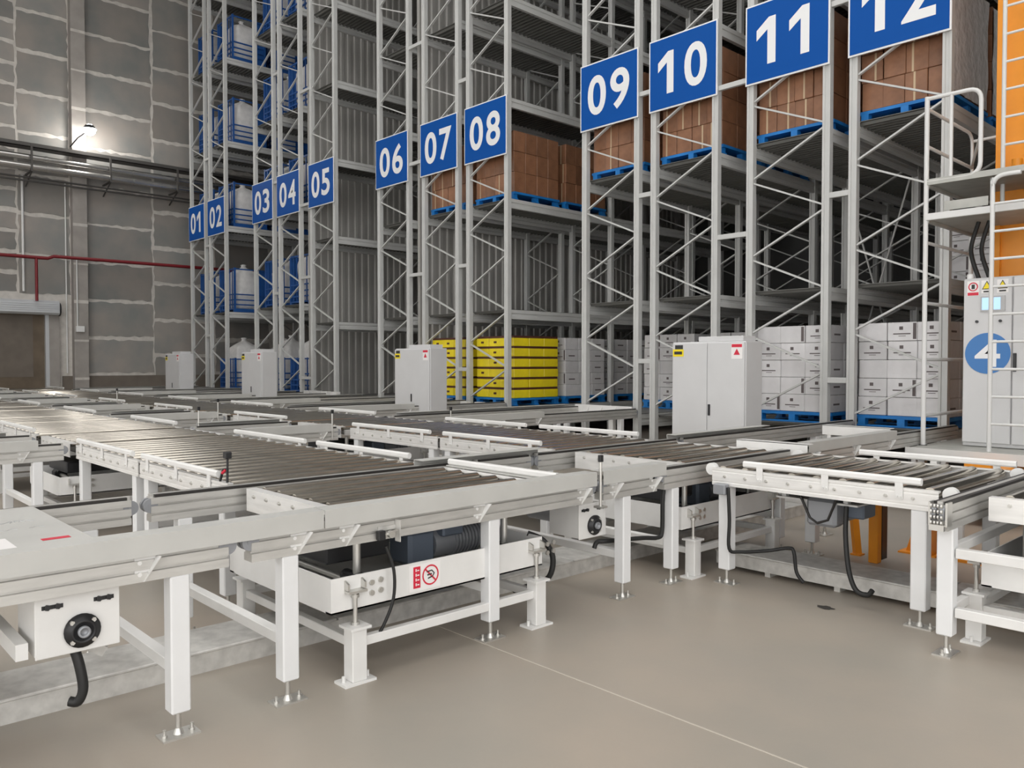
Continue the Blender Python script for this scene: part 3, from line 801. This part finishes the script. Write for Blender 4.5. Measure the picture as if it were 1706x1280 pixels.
# ---- roller conveyor on the right, in front of the crane
c5 = xmodule(-3.10,-1.65, LB, 'roller conveyor standing in front of the stacker crane numbered 4', ((-1,-2.86,-1.74),(1,-2.66,-1.62)), near=True, legs=False, pitch=.152, rr=.037)
for x in (-3.01,-1.755):
    for y in (LB[0]+.045, LB[1]-.045): leg(c5, x, y, .672, .085, 1.57)
for x in (-3.13,-1.60):
    for y in (LB[0]+.05, LB[1]-.05):
        part('end_wheel', MB().cyl((x,y-.018,.772),(x,y+.018,.772), .042, 16), 'white_plastic', c5)
part('drive_plate', MB().box(-2.75,5.0,.60, -2.20,5.55,.612).box(-2.72,5.02,.612, -2.69,5.06,.68).box(-2.30,5.02,.612, -2.27,5.06,.68), 'white_paint', c5)
mo = part('gear_motor', MB().cyl((-2.42,5.05,.53),(-2.42,5.40,.53), .085, 16).chbox(-2.53,4.98,.45, -2.33,5.12,.63,.02), 'motor_grey', c5)
part('terminal_box', MB().chbox(-2.36,5.14,.50, -2.22,5.32,.62,.01), 'motor_blue', mo)
part('drive_chain', MB().tube([(-2.60,4.98,.70),(-2.50,4.98,.50),(-2.45,4.98,.47),(-2.38,4.98,.50),(-2.30,4.98,.70)], .009, 6), 'chain_dark', c5)
part('hose', MB().tube([(-2.27,5.0,.60),(-2.26,4.97,.42),(-2.22,4.93,.22),(-2.16,4.90,.11),(-2.09,4.90,.095),(-2.06,4.90,.13)], .016, 8, 5), 'rubber', c5)
part('side_box', MB().chbox(-3.05,4.70,.62, -2.96,4.76,.69,.005), 'motor_grey', c5)
part('cable', MB().tube([(-2.95,4.73,.67),(-2.945,4.74,.45),(-2.945,4.74,.26),(-2.90,4.80,.235),(-2.78,4.95,.24),(-2.66,5.0,.27),(-2.62,5.0,.25),(-2.60,5.0,.12),(-2.55,5.0,.06)], .012, 8, 5), 'rubber', c5)

# ---- next crossing at the far right
xa6, xb6 = -1.50, -.36
y6 = ymodule(xa6, xb6, 4.36, 7.4, 'chain conveyor at the right edge with an open chain end', legs=(4.47,6.9), sprock=(True,False), stretch=False)
for z in (.505,.20): part('stretcher', MB().chbox(xa6+.045,4.45,z, xb6-.045,4.50,z+.05,.003), 'white_paint', y6)
for z in (.505,.20): part('stretcher', MB().chbox(xa6-.02,4.52,z, xa6+.02,6.85,z+.05,.003), 'white_paint', y6)
part('link_plates', MB().box(xa6-.045,4.33,.68, xa6-.035,4.40,.80).box(xa6+.035,4.33,.68, xa6+.045,4.40,.80).box(xa6-.035,4.31,.66, xa6+.035,4.33,.69), 'zinc', y6)
chn = MB()
for i in range(4):
    for dx in (-.024,-.008,.008,.024): chn.cyl((xa6+dx-.004,4.315,.70+i*.028),(xa6+dx+.004,4.315,.70+i*.028), .011, 8)
part('chain_links', chn, 'zinc', y6)
lift(xa6+.10, xb6-.06, LB, 'roller lift table cut by the right edge of the picture')

# ---- near-left details: cover plate, drive box, bearing
t = thing('cover_plate', 'flat grey cover plate with red print between the near chain rails', 'cover plate', (-3.9,.2,.79))
part('plate', MB().box(-4.40,-1.0,.806, -3.38,.96,.812), 'cover_paint', t)
part('paper', MB().box(-3.66,.30,.8125, -3.42,.70,.8135), 'label_white', t, 'white paper sheet')
part('red_triangle', MB().add([(-3.99,.66,.8125),(-3.95,.70,.8125),(-3.985,.72,.8125)], [(0,1,2)]), 'label_red', t)
part('red_mark', MB().box(-3.56,.80,.8125, -3.52,.90,.8135), 'label_red', t)
mb = MB()
for k in range(3):
    mb.tube([(-4.02+.022*math.sin(i*1.1+k), .74+.035*k+.012*i+.008*math.cos(i*1.7), .8125) for i in range(7)], .0022, 4)
for k in range(2):
    mb.tube([(-3.84+.012*math.sin(i*1.4+k), .72+.10*k+.012*i, .8125) for i in range(6)], .002, 4)
part('scribble', mb, 'cabinet_trim', t)

def drive_box(x, y0, y1, z0, z1, label):
    t = thing('drive_box', label, 'drive box', (x,(y0+y1)/2,z0))
    part('face_plate', MB().chbox(x-.008,y0,z0, x,y1,z1,.003), 'white_paint', t)
    part('side_plate', MB().box(x-.25,y0,z0+.01, x-.008,y0+.008,z1-.01), 'white_paint', t)
    part('side_plate', MB().box(x-.25,y1-.008,z0+.01, x-.008,y1,z1-.01), 'white_paint', t)
    part('back_plate', MB().box(x-.258,y0,z0, x-.25,y1,z1), 'white_paint', t)
    cy, cz = (y0+y1)/2+.01, z0+(z1-z0)*.36
    b = part('bearing', MB().lathe([(.062,0),(.064,.012),(.05,.018),(.044,.03),(.036,.032),(.034,.026),(0,.026)], (x,cy,cz), 'x', 24), 'iron_dark', t)
    part('shaft_end', MB().lathe([(.022,.026),(.022,.040),(.014,.040),(.014,.030),(0,.030)], (x,cy,cz), 'x', 16), 'motor_grey', b)
    for k in range(4):
        a = math.pi/4+k*math.pi/2
        part('bolt', MB().cyl((x+.012,cy+.052*math.cos(a),cz+.052*math.sin(a)),(x+.024,cy+.052*math.cos(a),cz+.052*math.sin(a)), .009, 6), 'zinc', b)
    for yy in (y0+.04, y0+.075, y1-.075, y1-.04):
        part('slot_bolt', MB().box(x,yy-.018,z1-.045, x+.002,yy+.018,z1-.03).cyl((x,yy,z1-.037),(x+.010,yy,z1-.037), .011, 6), 'iron_dark', t)
    return t
db = drive_box(-3.30, .72, 1.01, .42, .645, 'white drive box with black bearing hanging under the near left rail')
part('hose', MB().tube([(-3.36,.86,.43),(-3.34,.875,.36),(-3.33,.885,.27),(-3.34,.87,.22),(-3.36,.845,.22)], .019, 8, 5), 'rubber', db)
part('bracket_arm', MB().box(-4.40,.66,.43, -3.31,.70,.49), 'white_paint', db)
part('cable_clip', MB().bar((-3.45,.90,.42),(-3.42,.99,.36), .02, .04), 'galvanized', db)
part('shaft', MB().cyl((-4.45,.875,.50),(-3.56,.875,.50), .018, 10), 'zinc', db)
db2 = drive_box(-3.40, 3.75, 4.01, .39, .61, 'white drive box with black bearing behind the second front leg')
part('motor', MB().cyl((-3.95,3.88,.52),(-3.665,3.88,.52), .08, 16), 'motor_grey', db2)

# no-stepping sticker on the near tray
sx = XL[12][1]-.06+.06+.001
t = thing('warning_sticker', 'white no-stepping sticker with red ring on the lift table tray', 'sticker', (sx,2.46,.42))
part('sheet', MB().box(sx,2.36,.355, sx+.0015,2.555,.488), 'label_white', t)
part('red_bar', MB().box(sx+.0015,2.385,.37, sx+.003,2.428,.478), 'label_red', t)
mb = MB()
for k in range(4): mb.box(sx+.003,2.398,.382+k*.024, sx+.004,2.404,.396+k*.024).box(sx+.003,2.408,.384+k*.024, sx+.004,2.420,.390+k*.024)
part('bar_print', mb, 'label_white', t)
mb = MB(); n = 28; v = []
for k in range(n):
    a = 2*math.pi*k/n
    for r in (.052,.044): v.append((sx+.003,2.492+r*math.cos(a),.424+r*math.sin(a)))
mb.add(v, [(2*k,2*((k+1)%n),2*((k+1)%n)+1,2*k+1) for k in range(n)])
mb.bar((sx+.003,2.459,.457),(sx+.003,2.525,.391), .002, .008)
part('red_ring', mb, 'label_red', t)
mb = MB().tube([(sx+.003,2.468,.442),(sx+.003,2.500,.446),(sx+.003,2.515,.43),(sx+.003,2.505,.415),(sx+.003,2.476,.408)], .0035, 5).tube([(sx+.003,2.472,.425),(sx+.003,2.498,.428)], .004, 5)
part('boot', mb, 'label_dark', t)

# cables hanging around the near table
single('hanging_cable', MB().tube([(-3.245,2.20,.62),(-3.23,2.235,.50),(-3.235,2.235,.36),(-3.25,2.19,.24),(-3.27,2.15,.17)], .008, 8, 5), 'rubber', 'thin black cable hanging in front of the near tray', 'cable', org=(-3.245,2.2,.2))
single('thick_cable', MB().tube([(-3.80,2.62,.52),(-3.80,2.55,.60),(-3.80,2.42,.57),(-3.80,2.36,.47)], .016, 8, 5), 'rubber', 'thick black cable looped over the near gear motor', 'cable', org=(-3.8,2.5,.47))
single('cable_loop', MB().tube([(-3.40,3.30,.50),(-3.33,3.36,.46),(-3.30,3.41,.36),(-3.32,3.40,.24),(-3.42,3.36,.18),(-3.55,3.33,.125)], .017, 8, 5), 'rubber', 'black cable loop at the right end of the near tray', 'cable', org=(-3.4,3.35,.2))
single('leg_cable', MB().tube([(-3.45,3.95,.30),(-3.44,3.97,.34),(-3.40,4.02,.345),(-3.33,4.30,.335),(-3.31,4.44,.32),(-3.30,4.475,.36),(-3.30,4.48,.55),(-3.30,4.49,.64)], .015, 8, 5), 'rubber', 'black cable bent up along the leg at the lane corner', 'cable', org=(-3.3,4.45,.3))
t = thing('limit_switch', 'small black switch on the near rail above the tray', 'switch', (-3.24,2.17,.68))
part('body', MB().chbox(-3.235,2.135,.66, -3.205,2.175,.705,.004), 'iron_dark', t)
part('bracket', MB().box(-3.24,2.15,.70, -3.236,2.26,.72).box(-3.24,2.25,.64, -3.20,2.256,.745), 'galvanized', t)
part('roller_arm', MB().cyl((-3.21,2.20,.685),(-3.19,2.20,.685), .018, 10).bar((-3.205,2.17,.685),(-3.205,2.24,.70),.006,.01), 'zinc', t)

# cable ducts on the floor
t = thing('floor_duct', 'long galvanized cable duct on the floor under the near conveyors', 'cable duct', (-4.02,4,0))
part('channel', MB().box(-4.20,-1.5,.0, -3.86,9.9,.095), 'galvanized', t)
for k in range(6):
    part('lid', MB().chbox(-4.21,-1.5+k*1.9,.095, -3.85,.39+k*1.9,.110,.004), 'galvanized', t)
t = thing('floor_duct', 'galvanized duct lying under the conveyor in front of the crane', 'cable duct', (-2.2,5.3,0))
part('channel', MB().box(-3.30,5.14,.035, -.2,5.46,.125), 'galvanized', t)
for k in range(2): part('lid', MB().chbox(-3.31+k*1.56,5.13,.125, -1.76+k*1.56,5.47,.137,.004), 'galvanized', t)
for x in (-2.9,-2.4,-1.3): part('foot', MB().box(x-.02,5.16,0, x+.02,5.44,.035), 'galvanized', t)

# sensor rods along the lanes
def sensor(x, y, z0, z1, label, head=1):
    t = thing('photo_sensor', label, 'sensor', (x,y,z0), 'light barrier sensor rods')
    part('rod', MB().cyl((x,y,z0),(x,y,z1), .009, 8), 'zinc', t)
    part('head', MB().chbox(x-.012,y-.015,z1-.03, x+.012,y+.015,z1+.012,.003), 'iron_dark', t)
    part('clamp', MB().box(x-.03,y-.03,z0, x+.03,y+.03,z0+.012), 'zinc', t)
sensor(-3.22, 3.745, .62, .93, 'sensor rod at the right end of the nearest lift table')
sensor(-7.81, 4.60, .66, .98, 'sensor rod at the left end of the farther lane below sign seven')
sensor(-9.03, 3.62, .66, 1.0, 'sensor rod beside the column of sign five between the lanes')
sensor(-10.81, 4.60, .66, 1.0, 'sensor rod beside the column of sign six between the lanes')
sensor(-7.81, 6.26, .66, .95, 'sensor rod at the far side of the farther lane below sign eight')
sensor(-15.04, 4.60, .66, 1.05, 'sensor rod at the far left between the lanes')
t = thing('reflector_stand', 'small forked reflector stand on the corner of the near roller conveyor', 'sensor', (-4.70,2.04,.79))
part('fork', MB().tube([(-4.75,2.03,.788),(-4.73,2.04,.86),(-4.69,2.05,.87),(-4.66,2.035,.788)], .008, 6).tube([(-4.69,2.05,.87),(-4.69,2.05,.95)], .007, 6), 'iron_dark', t)
part('head', MB().chbox(-4.71,2.03,.93, -4.67,2.07,.97,.004), 'iron_dark', t)
part('clip', MB().tube([(-4.73,2.035,.84),(-4.70,2.045,.862)], .009, 6), 'label_red', t)

# white stop plates across the lane to rack 12
for x0, x1, y, lb in ((-3.74,-3.10,6.12,'white stop plate across the lane below the big cabinet'),(-4.0,-3.30,8.22,'white stop plate at the foot of the rack with sign twelve')):
    mb = MB().box(x0,y,.75, x1,y+.006,.85).box(x0,y,.845, x1,y+.10,.851).box(x0+.05,y+.006,.66, x0+.09,y+.03,.84).box(x1-.09,y+.006,.66, x1-.05,y+.03,.84)
    single('stop_plate', mb, 'white_paint', lb, 'plate', org=(x0,y,.66))
# saw-tooth pallet support at the foot of rack 09
t = thing('pallet_support', 'white ribbed pallet support at the foot of the rack with sign nine', 'support', (-8.4,9.9,.6))
part('beam', MB().box(ROWX[9],9.84,.66, ROWX[9]+FW_,9.88,.83).box(ROWX[9],9.74,.66, ROWX[9]+FW_,9.84,.672), 'white_paint', t)
for i in range(5):
    x = ROWX[9]+.02+i*(FW_-.05)/4
    part('rib', MB().prism([(9.74,.672),(9.84,.672),(9.84,.82)], 'x', x, x+.012), 'white_paint', t)
for x in (ROWX[9]+.75,): part('leg', MB().chbox(x,9.80,0, x+.09,9.88,.66,.004), 'white_paint', t)
for r in (8,):
    t = thing('pallet_support', 'white stepped pallet support at the foot of the rack with sign eight', 'support', (-11.4,9.9,.6))
    part('beam', MB().box(ROWX[r],9.86,.62, ROWX[r]+FW_+.1,9.92,.70), 'white_paint', t)
    for i in range(3): part('pad', MB().chbox(ROWX[r]+.1+i*.42,9.76,.62, ROWX[r]+.3+i*.42,9.86,.78,.004), 'white_paint', t)
t = thing('pallet_support', 'white four-pad pallet support at the foot of the rack with sign five', 'support', (-17.2,9.9,.6))
part('beam', MB().box(ROWX[5],9.86,.62, ROWX[5]+FW_+.6,9.92,.72), 'white_paint', t)
for i in range(4): part('pad', MB().chbox(ROWX[5]+.1+i*.42,9.74,.62, ROWX[5]+.35+i*.42,9.86,.84,.004), 'white_paint', t)

# ================================================================== STACKER CRANE 4
t = thing('stacker_crane', 'stacker crane with orange mast, ladders and grey cabinet numbered 4', 'stacker crane', (-2.4,9.3,0))
CX0, CX1, CY0, CY1 = -3.22, -1.62, 8.40, 10.4
part('platform', MB().chbox(CX0,CY0,.60, CX1,CY1,.655,.006), 'crane_deck', t)
part('platform_edge', MB().box(CX0,CY0-.012,.56, CX1,CY0,.665), 'tube_white', t)
for i in range(6): part('support_strut', MB().box(CX0+.05+i*.28,CY0+.02,.42, CX0+.09+i*.28,CY0+.08,.60), 'tube_white', t)
part('lower_beam', MB().box(CX0+.02,CY0+.01,.38, CX1,CY0+.09,.44), 'tray_dark', t)
part('base_beam', MB().chbox(-2.62,CY0-.25,.10, -2.25,CY1+.4,.55,.02), 'orange_paint', t)
part('buffer', MB().chbox(-2.58,CY0-.33,.42, -2.36,CY0-.25,.62,.01), 'orange_paint', t)
part('wheel', MB().cyl((-2.50,8.9,.14),(-2.36,8.9,.14), .14, 20), 'iron_dark', t)
part('wheel', MB().cyl((-2.50,10.2,.14),(-2.36,10.2,.14), .14, 20), 'iron_dark', t)
part('mast', MB().chbox(-2.80,9.75,.55, -1.95,10.35,13.5,.02), 'orange_paint', t, 'orange mast')
part('mast_rib', MB().box(-2.83,9.70,.6, -2.78,9.76,13.4), 'orange_paint', t)
# cabinet
x0, y0c = -2.90, 9.0
cb = part('cabinet', MB().chbox(x0,y0c+.025,.66, -1.85,y0c+.62,2.36,.008), 'cabinet_grey', t)
for a, b in ((x0,-2.46),(-2.455,-1.90)):
    part('door', MB().chbox(a+.004,y0c,.70, b-.004,y0c+.024,2.35,.005), 'cabinet_grey', cb)
part('handle', MB().chbox(-2.445,y0c-.015,1.42, -2.415,y0c,1.60,.003), 'handle_black', cb)
part('screen_frame', MB().box(-2.74,y0c-.012,2.02, -2.52,y0c,2.17), 'cabinet_trim', cb)
part('screen', MB().box(-2.725,y0c-.015,2.035, -2.56,y0c-.012,2.155), 'screen_blue', cb)
for x in (-2.77,-2.56): part('button', MB().cyl((x,y0c,1.92),(x,y0c-.02,1.92), .014, 10), 'handle_black', cb)
part('top_knob', MB().cyl((x0+.03,y0c+.1,2.36),(x0+.03,y0c+.1,2.41), .03, 12), 'white_plastic', cb)
disc = MB(); n = 40
disc.prism([(-2.672+.205*math.cos(2*math.pi*k/n),1.60+.205*math.sin(2*math.pi*k/n)) for k in range(n)], 'y', y0c-.004, y0c-.001)
dd = part('number_disc', disc, 'disc_blue', cb, 'blue disc')
mb = MB(); place_text(mb, '4', .3, (-2.672,y0c-.006,1.60), (1,0,0), (0,0,1), .02, fit=(.23,.27)); part('digit', mb, 'sign_white', dd)
a = part('prohibition_label', MB().box(-2.865,y0c-.003,2.18, -2.755,y0c,2.33), 'label_white', cb)
part('label_bar', MB().box(-2.86,y0c-.005,2.185, -2.76,y0c-.003,2.215), 'label_red', a)
rr = MB(); v = []
for k in range(20):
    an = 2*math.pi*k/20
    for r in (.045,.034): v.append((-2.81+r*math.cos(an),y0c-.005,2.272+r*math.sin(an)))
rr.add(v, [(2*k+1,2*((k+1)%20)+1,2*((k+1)%20),2*k) for k in range(20)]); part('label_ring', rr, 'label_red', a)
part('label_hand', MB().chbox(-2.825,y0c-.005,2.25, -2.795,y0c-.003,2.295,.001), 'label_dark', a)
for xx in (-2.685,-2.545):
    w = part('warning_label', MB().box(xx-.05,y0c-.003,2.20, xx+.05,y0c,2.33), 'label_white', cb)
    part('label_triangle', MB().prism([(xx-.045,2.24),(xx+.045,2.24),(xx,2.325)], 'y', y0c-.006, y0c-.003), 'label_dark', w)
    part('triangle_fill', MB().prism([(xx-.034,2.247),(xx+.034,2.247),(xx,2.311)], 'y', y0c-.008, y0c-.006), 'label_yellow', w)
    part('label_text', MB().box(xx-.03,y0c-.005,2.21, xx+.03,y0c-.003,2.225), 'label_dark', w)
# front ladder
TR = .021
YL = 8.62
lad = part('ladder_stile', MB().tube([(-2.535,YL,.655),(-2.535,YL,3.05),(-2.535,YL,3.18),(-2.51,YL,3.25),(-2.44,YL,3.28),(-2.3,YL,3.28)], TR, 10, 3), 'tube_white', t)
part('ladder_stile', MB().cyl((-2.0,YL,.655),(-2.0,YL,3.28), TR, 10), 'tube_white', t)
for k in range(9): part('rung', MB().cyl((-2.535,YL,.92+k*.262),(-2.0,YL,.92+k*.262), .013, 8), 'tube_white', t)
YM = 9.35
part('ladder_stile', MB().cyl((-2.66,YM,3.1),(-2.66,YM,12), TR, 10), 'tube_white', t)
part('ladder_stile', MB().cyl((-2.10,YM,3.1),(-2.10,YM,12), TR, 10), 'tube_white', t)
for k in range(30): part('rung', MB().cyl((-2.66,YM,3.45+k*.28),(-2.10,YM,3.45+k*.28), .014, 8), 'tube_white', t)
# side guard frame with level bars
XG = -3.20
for y, zt in ((8.80,4.22),(10.15,3.05)): part('guard_post', MB().cyl((XG,y,.655),(XG,y,zt), TR+.003, 10), 'tube_white', t)
part('post_socket', MB().cyl((XG,8.80,.50),(XG,8.80,.66), .04, 12), 'iron_dark', t)
for z in (2.74,2.12,1.54,.96): part('guard_bar', MB().cyl((XG,8.80,z),(XG,10.15,z), .018, 8), 'tube_white', t)
for z, y1_ in ((2.97,10.2),(3.33,10.2)):
    part('upper_platform', MB().box(XG,8.80,z, CX1,y1_,z+.012).box(XG,8.78,z-.01, CX1,8.80,z+.05).box(XG,8.80,z-.03, XG+.03,y1_,z+.03).box(XG,y1_-.03,z-.03, CX1,y1_,z+.02), 'crane_deck', t)
part('platform_rim', MB().box(XG,8.775,2.965, CX1,8.785,3.03), 'tube_white', t)
part('toe_board', MB().box(-3.02,8.775,3.04, -2.62,8.785,3.13), 'crane_deck', t)
part('platform_rim', MB().cyl((XG,8.80,3.34),(-1.62,8.80,3.34), .02, 8), 'tube_white', t)
def rounded(pts, r=.12, n=5):
    out = []; P = [Vector(p) for p in pts]; m = len(P)
    out.append(P[0])
    for i in range(1, m-1):
        a, b, c = P[i-1], P[i], P[i+1]
        u = b+(a-b).normalized()*r; w = b+(c-b).normalized()*r
        for k in range(n+1):
            s = k/n; out.append(u*(1-s)**2+b*2*s*(1-s)+w*s*s)
    out.append(P[-1]); return out
part('guard_loop', MB().tube(rounded([(XG,8.80,4.20),(-2.70,8.80,4.20),(-2.70,8.80,3.36),(XG,8.80,3.36)]), TR, 10), 'tube_white', t)
part('guard_rod', MB().cyl((-2.97,8.80,3.36),(-2.97,8.80,4.20), .018, 8), 'tube_white', t)
part('guard_loop', MB().tube(rounded([(XG,8.80,4.10),(XG,10.15,4.10),(XG,10.15,3.36)], .15), .018, 10), 'tube_white', t)
part('guard_bar', MB().cyl((XG,8.80,3.72),(XG,10.15,3.72), .018, 8), 'tube_white', t)
part('guard_bar', MB().cyl((-2.70,8.8,3.75),(XG,10.15,3.75), .014, 8), 'tube_white', t)
part('guard_bar', MB().cyl((XG,10.15,4.02),(-2.66,10.1,4.02), .018, 8), 'tube_white', t)
for dx in (0,.10):
    part('hose', MB().tube([(-2.86+dx,9.3,2.97),(-2.93+dx,9.32,2.75),(-2.92+dx,9.30,2.6),(-2.84+dx,9.28,2.36)], .022, 8, 5), 'rubber', t)
part('beacon', MB().cyl((-2.60,9.6,3.45),(-2.60,9.6,3.62), .05, 12), 'orange_paint', t)

# ---- orange posts on the floor behind the right conveyor
def oposts():
    t = thing('barrier_post', 'orange upright post on the floor seen under the right conveyor', 'post', (-2.56,6.12,0))
    part('post', MB().chbox(-2.60,6.10,.0, -2.53,6.17,.66,.004), 'orange_paint', t)
    part('back_web', MB().box(-2.535,6.17,.02, -2.525,6.26,.60), 'iron_dark', t)
    t = thing('barrier_strut', 'leaning orange strut left of the upright orange post', 'post', (-2.78,6.3,0))
    part('strut', MB().bar((-2.76,6.28,.005),(-2.86,6.36,.62), .05, .05), 'orange_paint', t)
    part('base', MB().box(-2.80,6.24,0, -2.72,6.32,.012), 'orange_paint', t)
    t = thing('end_stop', 'orange triangular end stop on the floor left of the right conveyor leg', 'end stop', (-2.45,6.7,0))
    part('gusset', MB().prism([(-2.54,.012),(-2.36,.012),(-2.36,.46),(-2.41,.46)], 'y', 6.66, 6.70), 'orange_paint', t)
    part('plate', MB().box(-2.58,6.60,0, -2.30,6.80,.012).box(-2.36,6.60,.012, -2.33,6.78,.50), 'orange_paint', t)
    t = thing('sensor_frame', 'orange frame holding a white strip light beside the right conveyor leg', 'frame', (-2.2,6.7,0))
    fr = MB().box(-2.24,6.66,.02, -2.20,6.70,.50).box(-2.24,6.66,.02, -1.95,6.72,.06).box(-2.26,6.62,.44, -2.02,6.74,.54).box(-1.99,6.66,.02, -1.95,6.70,.50)
    part('frame', fr, 'orange_paint', t)
    part('strip', MB().chbox(-2.18,6.64,.08, -2.12,6.68,.42,.005), 'white_plastic', t)
    part('base', MB().box(-2.28,6.6,0, -1.92,6.78,.02), 'orange_paint', t)
oposts()
